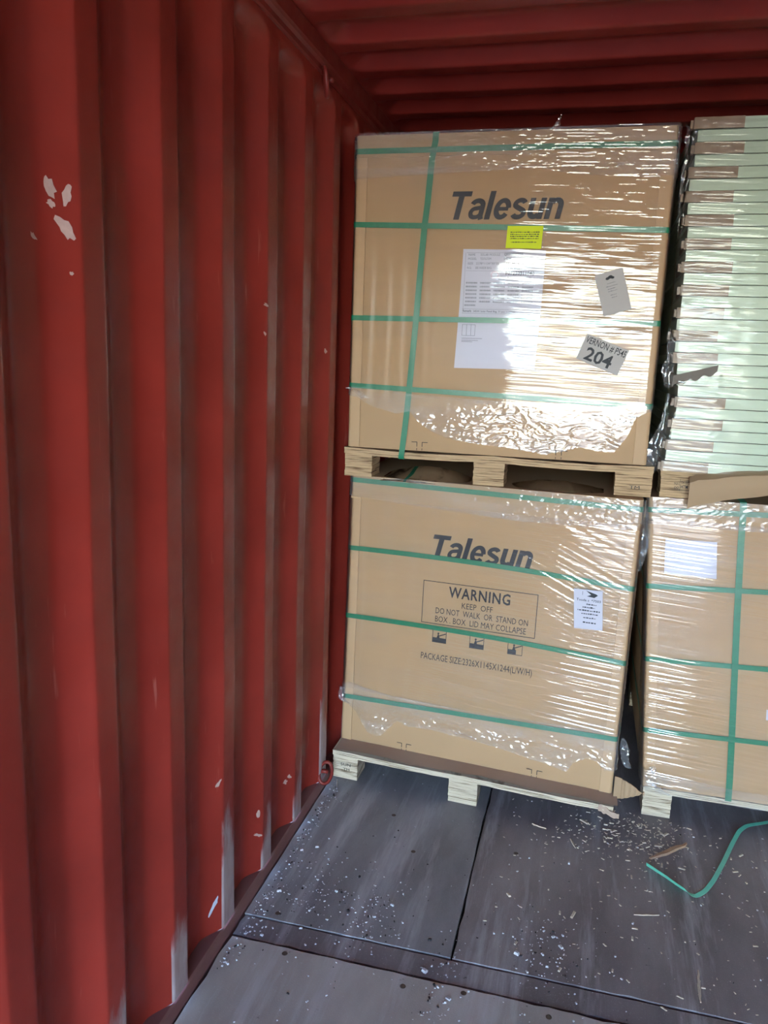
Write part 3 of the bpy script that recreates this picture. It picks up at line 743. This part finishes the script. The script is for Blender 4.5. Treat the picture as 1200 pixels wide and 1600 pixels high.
for i in range(NP):
    z = PZ1 - (i + 1) * PH
    k = min(i / 2.0, 15); ka = int(k); x = LEFT[ka][0] if i % 2 == 0 else (LEFT[ka][0] + LEFT[min(ka + 1, 15)][0]) / 2 + .004
    brown = i % 2 == 0 and ka != 11
    dy = .004 * float(vnoise(i * 1.7, 3)) - .012 * max(0, 1 - i / 3)
    lab = '%s of the right stack, %s' % ('topmost solar panel' if i == 0 else 'bottom solar panel' if i == 30 else ORD[i] + ' solar panel from the top', 'with brown corner guard' if brown else 'no brown guard in view')
    e = empty('solar_panel', (x, .085 + dy, z), lab, 'solar panel', 'solar panels in the upper right stack')
    f = bpy.data.objects.new('panel_frame', frame_me); COL.objects.link(f); f.parent = e
    if brown:
        g = bpy.data.objects.new('corner_guard', guard_mesh(GEND[ka] - x)); COL.objects.link(g); g.parent = e; smooth_by_angle(g, 40)

# stretch film -------------------------------------------------------------
def ridge(n): return 1 - np.abs(2 * n - 1)
def streaks(s, z, th, fx, fz, seed):
    a = s * math.cos(th) + z * math.sin(th); b = z * math.cos(th) - s * math.sin(th)
    b = b + .010 * (fbm(s * 1.5, z * 1.5, seed + 9, 2) - .4)
    return ridge(vnoise(a * fx, b * fz, seed)) * .65 + ridge(vnoise(a * fx * 1.7, b * fz * 2.1, seed + 1)) * .35
def crumple(s, z, f, seed):
    wx = fbm(s * 8, z * 11, seed + 4, 3) * .12; wz = fbm(s * 6, z * 9, seed + 6, 3) * .10
    s = s * .55
    return ridge(vnoise((s + wx) * f, (z + wz) * f * 1.3, seed)) * .6 + ridge(vnoise((s + wz) * f * 2.2, (z + wx) * f * 2.6, seed + 2)) * .3
def film_part(name, F, x0, x1, zlo, zhi, ns, nz, hfun, off, m, parent, wrapL=.10, wrapR=.12, r=.016, label=None):
    """sheet over the front, bent round both upright edges; zlo, zhi: functions of x; hfun(s, z) = height field in metres"""
    L = x1 - x0; arc = math.pi * r / 2
    s = np.linspace(-wrapL, L + wrapR, ns); S_, T_ = np.meshgrid(s, np.linspace(0, 1, nz), indexing='ij')
    Z = zlo(S_ + x0) + (zhi(S_ + x0) - zlo(S_ + x0)) * T_
    H = off + hfun(S_ + x0, Z)
    P = np.zeros(S_.shape + (3,))
    for i in range(ns):
        q = s[i]
        if q < r: 
            c = min((r - q) / r, math.pi / 2); ex = max(0, (r - q) - arc); X0, D0, nx, nd = x0 + r - r * math.sin(c), -r + r * math.cos(c) - ex, -math.sin(c), math.cos(c)
        elif q > L - r:
            c = min((q - L + r) / r, math.pi / 2); ex = max(0, (q - L + r) - arc); X0, D0, nx, nd = x1 - r + r * math.sin(c), -r + r * math.cos(c) - ex, math.sin(c), math.cos(c)
        else: X0, D0, nx, nd = x0 + q, 0.0, 0.0, 1.0
        for j in range(nz): P[i, j] = F(X0 + nx * H[i, j], D0 + nd * H[i, j], Z[i, j])
    g = MB().grid(P); g.f = [f[::-1] for f in g.f] if False else g.f
    o = build(name, g, m, parent, True, label=label); return o
def curve(pts):
    xs_ = np.array([p[0] for p in pts]); zs_ = np.array([p[1] for p in pts]); return lambda x: np.interp(x, xs_, zs_)
K = lambda c: (lambda x: np.full(np.shape(x), c))

fUL = empty('stretch_film', F_UL(.033, .01, 1.40), 'clear stretch film wrapped round the upper left carton', 'film', 'clear stretch film on the load')
def h(x, z):
    right = sstep(.30, .62, x + .12 * (1.75 - z)); low = sstep(2.32, 2.2, z)
    band = sstep(1.50, 1.62, z) * (1 - sstep(1.93, 2.05, z))
    a = .0002 + .00105 * right * (.45 + .55 * band) + .0003 * sstep(2.1, 2.35, z)
    lowf = fbm(x * 3, z * 3, 2, 2) * .0010 + .0075 * right * sstep(2.25, 2.0, z) * (fbm(x * 2.6 + z, z * 9, 17, 3) - .4)
    moire = .00035 * np.sin(((x - 1.02) ** 2 * 2 + (z - 2.15) ** 2) ** .5 * 190) * sstep(.75, .95, x) * sstep(2.14, 2.2, z)
    return a * .50 * streaks(x, z, -.03, 3.4, 150, 3) + lowf + moire * .6 + .0007 * right * streaks(x, z, -.12, 4, 45, 12)
film_part('film_sheet', F_UL, .033, 1.132, curve([(.03, 1.60), (.25, 1.57), (.6, 1.55), (1.0, 1.56), (1.13, 1.57)]), K(2.375), 130, 600, h, .0075, M_FILM1, fUL)
hb = lambda x, z: .0016 * crumple(x, z, 34, 5) + .0007 * streaks(x, z, -.15 * 1, 9, 60, 8)
def hbm(x, z): return (.0026 - .0012 * sstep(.55, .8, x)) * crumple(x, z, 52, 5) + (.0004 + .0014 * sstep(.5, .8, x)) * streaks(x, z, -.03, 6, 110, 8) + .0012 * sstep(1.04, 1.1, x) * streaks(x, z, -.8, 12, 50, 15)
film_part('gathered_film', F_UL, .033, 1.132, curve([(.03, 2.337), (.2, 2.346), (.38, 2.352), (.69, 2.362), (.80, 2.340), (1.05, 2.325), (1.14, 2.33)]), K(2.492), 380, 80, hbm, .0105, M_FILMH, fUL, .06, .08)
botz = curve([(.0, 1.565), (.06, 1.556), (.12, 1.525), (.22, 1.500), (.27, 1.512), (.305, 1.475), (.36, 1.440), (.42, 1.420), (.52, 1.405), (.66, 1.397), (.78, 1.381), (.83, 1.392), (.90, 1.415), (.96, 1.405), (1.02, 1.403), (1.06, 1.46), (1.085, 1.53), (1.15, 1.565)])
def hbot(x, z): 
    t = sstep(1.58, 1.46, z); return (.0006 + .0058 * t) * (.35 + 1.3 * fbm(x * 5, z * 8, 77, 2)) * crumple(x, z, 42, 21) + .0006 * streaks(x, z, -.05, 5, 55, 22) + .004 * t * fbm(x * 9, z * 9, 31, 2)
film_part('gathered_film', F_UL, .033, 1.132, botz, curve([(.0, 1.60), (.3, 1.575), (.6, 1.565), (1.0, 1.565), (1.13, 1.575)]), 420, 80, hbot, .0085, M_FILMH, fUL, .035, .03)

fLL = empty('stretch_film', F_LL(.035, .01, .20), 'clear stretch film wrapped round the lower left carton', 'film', 'clear stretch film on the load')
def h(x, z):
    right = sstep(.45, .80, x); diag = np.exp(-((x - .93) / .22) ** 2 - ((z - .93) / .20) ** 2)
    low = sstep(.75, .55, z)
    a = .0004 + .0016 * right * sstep(.5, .9, z) + .0034 * low * sstep(.25, .6, x)
    return a * streaks(x, z, -.06, 3.4, 120, 41) * (1 - .6 * diag) + .0044 * diag * streaks(x, z, -.42, 3.0, 80, 43) + fbm(x * 3, z * 3, 44, 2) * .0025 + .0008 * right * streaks(x, z, .05, 5, 60, 46) * sstep(1.0, 1.15, z)
film_part('film_sheet', F_LL, .035, 1.132, curve([(.03, .36), (.3, .345), (1.1, .36)]), K(1.155), 150, 520, h, .0075, M_FILM, fLL)
def hbm(x, z): return .0024 * crumple(x, z, 58, 51) * sstep(.05, .5, x) + .0008 * streaks(x, z, -.05, 5, 70, 52) + .0003
film_part('gathered_film', F_LL, .035, 1.132, curve([(.03, 1.165), (.3, 1.15), (.7, 1.13), (1.13, 1.14)]), curve([(.03, 1.246), (.3, 1.25), (1.13, 1.246)]), 380, 60, hbm, .0105, M_FILMH, fLL, .06, .08)
botz = curve([(.0, .31), (.05, .290), (.097, .262), (.13, .215), (.156, .186), (.19, .176), (.213, .178), (.245, .215), (.279, .255), (.30, .245), (.321, .237), (.42, .243), (.535, .236), (.63, .228), (.715, .220), (.80, .206), (.865, .200), (.93, .186), (.963, .180), (.984, .222), (1.03, .250), (1.07, .246), (1.10, .215), (1.15, .225)])
def hbot(x, z):
    t = sstep(.33, .24, z); return (.0012 + .0062 * t) * crumple(x, z, 42, 61) + .0008 * streaks(x, z, -.1, 5, 70, 62) + .004 * t * fbm(x * 9, z * 9, 63, 2) + .012 * np.exp(-((x - .17) / .06) ** 2) * sstep(.30, .19, z)
film_part('gathered_film', F_LL, .035, 1.132, botz, curve([(.0, .345), (.06, .385), (.12, .372), (.25, .355), (.6, .35), (1.13, .368)]), 440, 84, hbot, .0085, M_FILMH, fLL, .03, .05)

fLR = empty('stretch_film', F_LR(1.24, .01, .13), 'clear stretch film wrapped round the lower right carton', 'film', 'clear stretch film on the load')
def h(x, z):
    a = .0007 + .0012 * np.exp(-((z - 1.02) / .16) ** 2) + .0038 * sstep(.72, .55, z) * (1 - sstep(1.42, 1.62, x) * .6)
    return a * streaks(x, z, -.07, 3.2, 120, 71) + .0010 * np.exp(-((z - 1.05) / .12) ** 2) * streaks(x, z, .0, 2, 38, 72) + fbm(x * 3, z * 3, 74, 2) * .0018
film_part('film_sheet', F_LR, 1.24, 2.30, K(.14), K(1.17), 130, 560, h, .0075, M_FILM, fLR, .10, .05)
def hbm(x, z): return .0022 * crumple(x, z, 60, 81) + .0008 * streaks(x, z, 0, 5, 60, 82)
film_part('gathered_film', F_LR, 1.24, 2.30, K(1.15), K(1.249), 280, 48, hbm, .0105, M_FILMH, fLR, .06, .03)
film_part('gathered_film', F_LR, 1.24, 2.30, curve([(1.24, .112), (1.30, .098), (1.45, .108), (1.6, .10), (2.3, .105)]), curve([(1.2, .21), (1.3, .185), (1.6, .165), (2.3, .17)]), 280, 34, lambda x, z: .0022 * crumple(x, z, 24, 85), .009, M_FILMH, fLR, .05, .02)

def F_UR(x, d, z): return (x + float(np.interp(z, [1.35, 1.45, 1.6, 1.75, 1.9, 2.2, 2.5], [-.012, -.004, .016, -.002, -.006, -.010, -.004])), .082 - d, z)
fUR = empty('stretch_film', F_UR(1.19, .01, 1.36), 'clear stretch film over the upper right stack of solar panels', 'film', 'clear stretch film on the load')
def h(x, z):
    left = 1 - sstep(1.30, 1.42, x)
    return (.0007 + .0008 * left) * streaks(x, z, -.05, 3.8, 120, 91) + .0007 * streaks(x, z, -.22, 3, 40, 92) * sstep(1.95, 1.8, z) + .0008 * left * crumple(x, z, 26, 93) + fbm(x * 3, z * 4, 94, 2) * .002
film_part('film_sheet', F_UR, 1.19, 2.29, K(1.348), K(2.505), 170, 560, h, .010, M_FILMP, fUR, .05, .03)
# torn film shreds in the gap between the stacks and on the left edges
def shred(parent, pts, wd, seed, m=M_FILMH, n=40, k=9, amp=.012):
    P = np.zeros((n, k, 3)); cx = np.linspace(0, 1, len(pts)); A = np.array(pts)
    for i in range(n):
        t = i / (n - 1); c = np.array([np.interp(t, cx, A[:, q]) for q in range(3)])
        w = np.interp(t, np.linspace(0, 1, len(wd)), wd) * (.75 + .5 * float(vnoise(t * 9, 2, seed)))
        for j in range(k):
            s = j / (k - 1) - .5
            P[i, j] = c + np.array([s * w, amp * (float(vnoise(t * 12, s * 4, seed)) - .5), .25 * w * (float(vnoise(t * 7, s * 2, seed + 2)) - .5)])
    return build('film_shred', MB().grid(P), m, parent, True)
shred(fUR, [(1.176, .10, 2.50), (1.186, .10, 2.44), (1.176, .09, 2.36), (1.168, .11, 2.26), (1.176, .11, 2.10)], [.035, .045, .03, .02, .01], 1)
shred(fUR, [(1.172, .09, 1.84), (1.180, .07, 1.79), (1.184, .09, 1.74), (1.176, .08, 1.70), (1.186, .08, 1.64)], [.015, .035, .02, .04, .03], 2)
shred(fUR, [(1.19, .10, 1.62), (1.184, .09, 1.52), (1.165, .08, 1.44), (1.150, .08, 1.38), (1.156, .09, 1.34)], [.01, .02, .05, .05, .03], 3)
shred(fLL, [(1.141, .0, 1.22), (1.148, .02, 1.14), (1.146, .03, 1.05), (1.140, .04, .98)], [.02, .04, .035, .015], 4)
shred(fLL, [(1.145, .01, .345), (1.156, .02, .30), (1.160, .02, .255), (1.178, .03, .22)], [.012, .035, .03, .02], 5)
shred(fLL, [(.028, .08, .36), (.022, .09, .33), (.024, .09, .30), (.05, .085, .29)], [.02, .03, .025, .02], 6)
shred(fUL, [(.022, .05, 1.585), (.030, .045, 1.59), (.06, .042, 1.575), (.10, .042, 1.555)], [.012, .02, .03, .03], 7, amp=.006)
shred(fLR, [(1.268, .08, .215), (1.262, .07, .17), (1.28, .07, .135), (1.33, .075, .115)], [.02, .04, .06, .05], 8)
shred(fUL, [(.735, .06, 2.49), (.742, .055, 2.508), (.752, .055, 2.535)], [.03, .016, .004], 9, amp=.004)

def hump(x0, x1, z0, z1, y0, seed):   # slack film bulging up between the pallet blocks
    n, k = 40, 8; P = np.zeros((n, k, 3))
    for i in range(n):
        t = i / (n - 1); x = x0 + (x1 - x0) * t; top = z0 + (z1 - z0) * math.sin(math.pi * t) ** .8
        for j in range(k):
            q = j / (k - 1); P[i, j] = (x, y0 + .14 * (1 - q) ** 1.5 + .006 * float(vnoise(t * 14, q * 4, seed)), z0 - .012 + (top - z0 + .012) * (1 - q) + .005 * float(vnoise(t * 11, q * 3, seed + 3)))
    build('film_shred', MB().grid(P), M_FILMH, fLL, True)
hump(.16, .50, 1.248, 1.285, .065, 3); hump(.66, 1.0, 1.248, 1.268, .035, 6)
# stickers stuck on the film
def rotf(cx, cz, a):
    c, s = math.cos(a), math.sin(a); return lambda x, z: (cx + (x - cx) * c - (z - cz) * s, cz + (x - cx) * s + (z - cz) * c)
DS = .0135
def dashes(rows, rot, F, d, h=.0035, seed=1):
    rs = np.random.RandomState(seed); ms = []
    for x0, x1, z in rows:
        x = x0
        while x < x1:
            w = rs.uniform(.0025, .009); ms.append(quad_mb([rot(*q) for q in rect(x, z, min(x + w, x1), z + h * rs.uniform(.6, 1))], F, d, .0003)); x += w + rs.uniform(.0012, .003)
    return join(*ms)
y_ = build('yellow_sticker', quad_mb([(.593, 2.099), (.716, 2.096), (.719, 2.172), (.596, 2.173)], F_UL, DS), M_YEL, fUL, label='fluorescent yellow paper sticker')
ident = lambda x, z: (x, z)
build('sticker_text', dashes([(.607, .707, 2.150), (.607, .707, 2.143), (.607, .705, 2.136), (.607, .705, 2.129), (.611, .700, 2.117)], ident, F_UL, DS + .0005), M_INK, y_)
R = rotf(.970, 1.954, math.radians(17)); t1 = build('paper_tag', quad_mb([R(*q) for q in rect(.923, 1.883, 1.017, 2.025)], F_UL, DS + .0012), M_PAPERG, fUL, label='plain grey paper tag with a small dark emblem')
lo = [quad_mb([R(.970 + dx + rr * math.cos(k * math.pi / 5), 2.003 + dz + rr * .7 * math.sin(k * math.pi / 5)) for k in range(10)], F_UL, DS + .0018, .0003) for dx, dz, rr in ((-.008, 0, .007), (.002, .003, .008), (.009, -.001, .006))]
build('emblem', join(*lo), M_INK, t1)
build('sticker_text', dashes([(.957, .985, 1.985), (.952, .990, 1.975), (.955, .982, 1.966), (.955, .985, 1.958), (.960, .980, 1.945), (.962, .980, 1.936)], R, F_UL, DS + .0018, .0025, 2), M_INKG, t1)
R = rotf(.952, 1.743, math.radians(-20.5)); t2 = build('paper_tag', quad_mb([R(*q) for q in rect(.875, 1.697, 1.029, 1.789)], F_UL, DS), M_PAPERG, fUL, label='grey paper tag reading VERNON # P545 204')
build('tag_text', join(text_mb('VERNON # P545', .880, 1.026, 1.761, .0235, F_UL, DS + .0006, 0, .008, rot=R), text_mb('204', .897, .994, 1.707, .045, F_UL, DS + .0006, 0, .022, rot=R)), M_INK, t2)
R = rotf(.983, .828, math.radians(-1.5)); t3 = build('paper_tag', quad_mb([(.925, .902), (1.027, .905), (1.040, .757), (.939, .753)], F_LL, DS), M_PAPER, fLL, label='white printed paper tag with a dark arrow emblem')
build('tag_text', join(text_mb('Tuuda s  *7503', .938, 1.024, .860, .009, F_LL, DS + .0006, 0, .01), dashes([(.975, 1.010, .847), (.962, 1.006, .835), (.945, 1.024, .823), (.960, 1.018, .811), (.968, 1.012, .796), (.968, 1.014, .778)], ident, F_LL, DS + .0006, .005, 5)), M_INK, t3)
em = [quad_mb([(.969, .900), (1.006, .890), (1.012, .886), (1.000, .876), (.974, .879), (.988, .886)], F_LL, DS + .0006), quad_mb(rect(.957, .882, .9582, .896), F_LL, DS + .0006)]
build('emblem', join(*em), M_INK, t3)
# ink stamp on the upper right pallet block
stm = [text_mb('NH', 1.240, 1.256, 1.296, .010, ident and (lambda x, d, z: (x, .0985 - d, z)), .0), text_mb('SX-203', 1.262, 1.290, 1.301, .011, lambda x, d, z: (x, .0985 - d, z), 0), text_mb('HTM', 1.262, 1.286, 1.285, .012, lambda x, d, z: (x, .0985 - d, z), 0, 0, .02), text_mb('00', 1.240, 1.256, 1.282, .010, lambda x, d, z: (x, .0985 - d, z), 0),
       quad_mb(rect(1.2585, 1.276, 1.2597, 1.318), lambda x, d, z: (x, .0985 - d, z), 0), quad_mb(rect(1.238, 1.278, 1.292, 1.2792), lambda x, d, z: (x, .0985 - d, z), 0)]
build('ink_stamp', join(*stm), M_INK, bpy.data.objects['pallet.002'])

# ------------------------------------------------------------------ litter on the floor
def smooth_path(pts, n=60):
    A = np.array(pts, float); t = np.linspace(0, 1, len(A)); q = np.linspace(0, 1, n)
    R_ = np.stack([np.interp(q, t, A[:, k]) for k in range(A.shape[1])], -1)
    for _ in range(3):
        B = R_.copy(); B[1:-1] = (R_[:-2] + 2 * R_[1:-1] + R_[2:]) / 4; R_ = B
    return R_
sp = smooth_path([(1.86, .26, .012), (1.713, .168, .016), (1.63, .12, .016), (1.595, .074, .014), (1.555, -.02, .010), (1.51, -.14, .009), (1.46, -.261, .008), (1.425, -.325, .005), (1.390, -.362, .003), (1.35, -.335, .006), (1.31, -.295, .009), (1.244, -.238, .010)], 80)
W, Nn = [], []
for i in range(len(sp)):
    t = sp[min(i + 1, 79)] - sp[max(i - 1, 0)]; t /= np.linalg.norm(t); side = np.array([-t[1], t[0], 0]); a = np.interp(i / 79, [0, .15, .3, .5, .68, .74, .8, 1], [.0, -.1, -.2, -.25, -.2, -.1, 1.1, 1.3])
    w = side * math.cos(a) + np.array([0, 0, 1]) * math.sin(a); W.append(w); Nn.append(np.cross(t, w)); sp[i, 2] = max(sp[i, 2], .008 * abs(math.sin(a)) + .0012)
o = build('strap_offcut', MB().ribbon([tuple(p) for p in sp], W, Nn, .0145, .0009), plain('green_strapping_offcut', (.12, .50, .36), .35, .6, 0, .15, 40), base=(1.39, -.362, 0)); smooth_by_angle(o)
tag(o, 'loose green strap offcut curling over the floor at the right', 'strap')
def splinter(a, b, w, hgt, label, m=None, seed=0, cat='splinter'):
    rs = np.random.RandomState(seed); a, b = np.array(a, float), np.array(b, float); t = (b - a); L = np.linalg.norm(t); t /= L; sd = np.array([-t[1], t[0]]); n = 9; vs = []
    for i in range(n):
        q = i / (n - 1); c = a + t * L * q + sd * rs.uniform(-.15, .15) * w; ww = w * .5 * (math.sin(math.pi * min(max(q, .06), .95)) ** .6) * rs.uniform(.8, 1.15); z0 = .0012
        for s, z in ((-1, z0), (1, z0), (.7, z0 + hgt * rs.uniform(.7, 1)), (-.7, z0 + hgt * rs.uniform(.7, 1))): p = c + sd * ww * s; vs.append((p[0], p[1], z))
    fs = [(4 * i + k, 4 * i + (k + 1) % 4, 4 * i + 4 + (k + 1) % 4, 4 * i + 4 + k) for i in range(n - 1) for k in range(4)] + [(3, 2, 1, 0), tuple(4 * (n - 1) + k for k in range(4))]
    o = build('wood_splinter', MB().add(vs, fs), m or M_CHIPW, base=(float(a[0]), float(a[1]), 0)); return tag(o, label, cat, 'wood splinters on the floor')
splinter((1.259, -.190), (1.398, -.058), .022, .008, 'biggest brown wood splinter on the floor before the bottom right pallet', plain('brown_splinter', (.42, .27, .17), .8, .2, 0, .3, 60), 1)
splinter((1.190, -.512), (1.268, -.490), .005, .003, 'thin white straight sliver lying in mid floor right of centre', None, 2)
splinter((1.358, -.704), (1.349, -.828), .009, .004, 'pale pointed splinter near the lower right corner of the floor', None, 3)
splinter((.842, -.10), (.895, -.115), .006, .004, 'short pale sliver in mid floor left of the largest splinter', None, 4)
splinter((.985, -.155), (1.003, -.205), .007, .004, 'hooked pale chip below and left of the largest splinter', None, 5)
splinter((.047, -.020), (.062, -.072), .004, .003, 'thin pale sliver at the left foot of the bottom left pallet', None, 6)

rs = np.random.RandomState(5)
PAL_CLEAR = lambda x, y: not (y > -.10 and ((.0 < x < .14) or (.49 < x < .64) or (1.23 < x < 1.37)) and y > -.08 * (x if x < 1.2 else -1.1) - .01)
def litter(name, n, sampler, sz, mat_, label, cat, elong=3.0, hh=.5, mat2=None, n2=0):
    vs, fs = [], []; c = 0; n += n2
    while c < n:
        x, y = sampler()
        if not (.022 < x < 2.3 and DOOR_Y < y < 1.2) or not PAL_CLEAR(x, y) or (-.872 < y < -.858) or (-.972 < y < -.952): continue
        zt = .0035 if y < -.966 else (0.0005 if y > -.862 else -.0015)
        s = sz * rs.lognormal(0, .45); a = rs.uniform(0, math.pi * 2); L = s * rs.uniform(1, elong); ca, sa = math.cos(a), math.sin(a); H = s * hh * rs.uniform(.5, 1.3)
        k = len(vs); q = [(-L * .5, -s * .4), (L * .45, -s * .5), (L * .5, s * .3), (-L * .4, s * .5)]
        vs += [(x + u * ca - v * sa, y + u * sa + v * ca, zt) for u, v in q] + [(x + .75 * (u * ca - v * sa), y + .75 * (u * sa + v * ca), zt + H) for u, v in q]
        fs += [tuple(k + i for i in f) for f in ((4, 5, 6, 7), (0, 1, 5, 4), (1, 2, 6, 5), (2, 3, 7, 6), (3, 0, 4, 7))]; c += 1
    o = build(name, MB().add(vs, fs), mat_)
    if mat2: o.data.materials.append(mat2); o.data.polygons.foreach_set('material_index', [0] * ((n - n2) * 5) + [1] * (n2 * 5))
    return tag(o, label, cat, None, 'stuff')
def s_right():
    if rs.rand() < .62: return rs.normal(1.20, .13), rs.normal(-.05, .10)
    return rs.uniform(.7, 1.75), rs.uniform(-.9, .1)
litter('wood_chip_litter', 620, s_right, .0030, M_CHIPW, 'pale wood chips strewn over the floor before the right pallet', 'wood chips', 4.0, .4)
def s_left():
    r = rs.rand()
    if r < .22: return .036 + abs(rs.normal(0, .025)), rs.uniform(-1.1, 0)
    if r < .42: return rs.normal(.20, .08), rs.normal(-.72, .12)
    if r < .55: return rs.normal(.41, .05), rs.normal(-.80, .10)
    if r < .70: return rs.normal(.93, .06), rs.normal(-.78, .10)
    if r < .80: return rs.normal(.66, .035), rs.normal(-1.0, .12)
    return rs.uniform(.05, 1.7), rs.uniform(-1.4, .1)
litter('grit', 900, s_left, .0028, M_GRIT, 'grey grit and dark crumbs scattered along the wall foot and over the floor sheets', 'grit', 1.8, .6, M_DARKGRIT, 300)
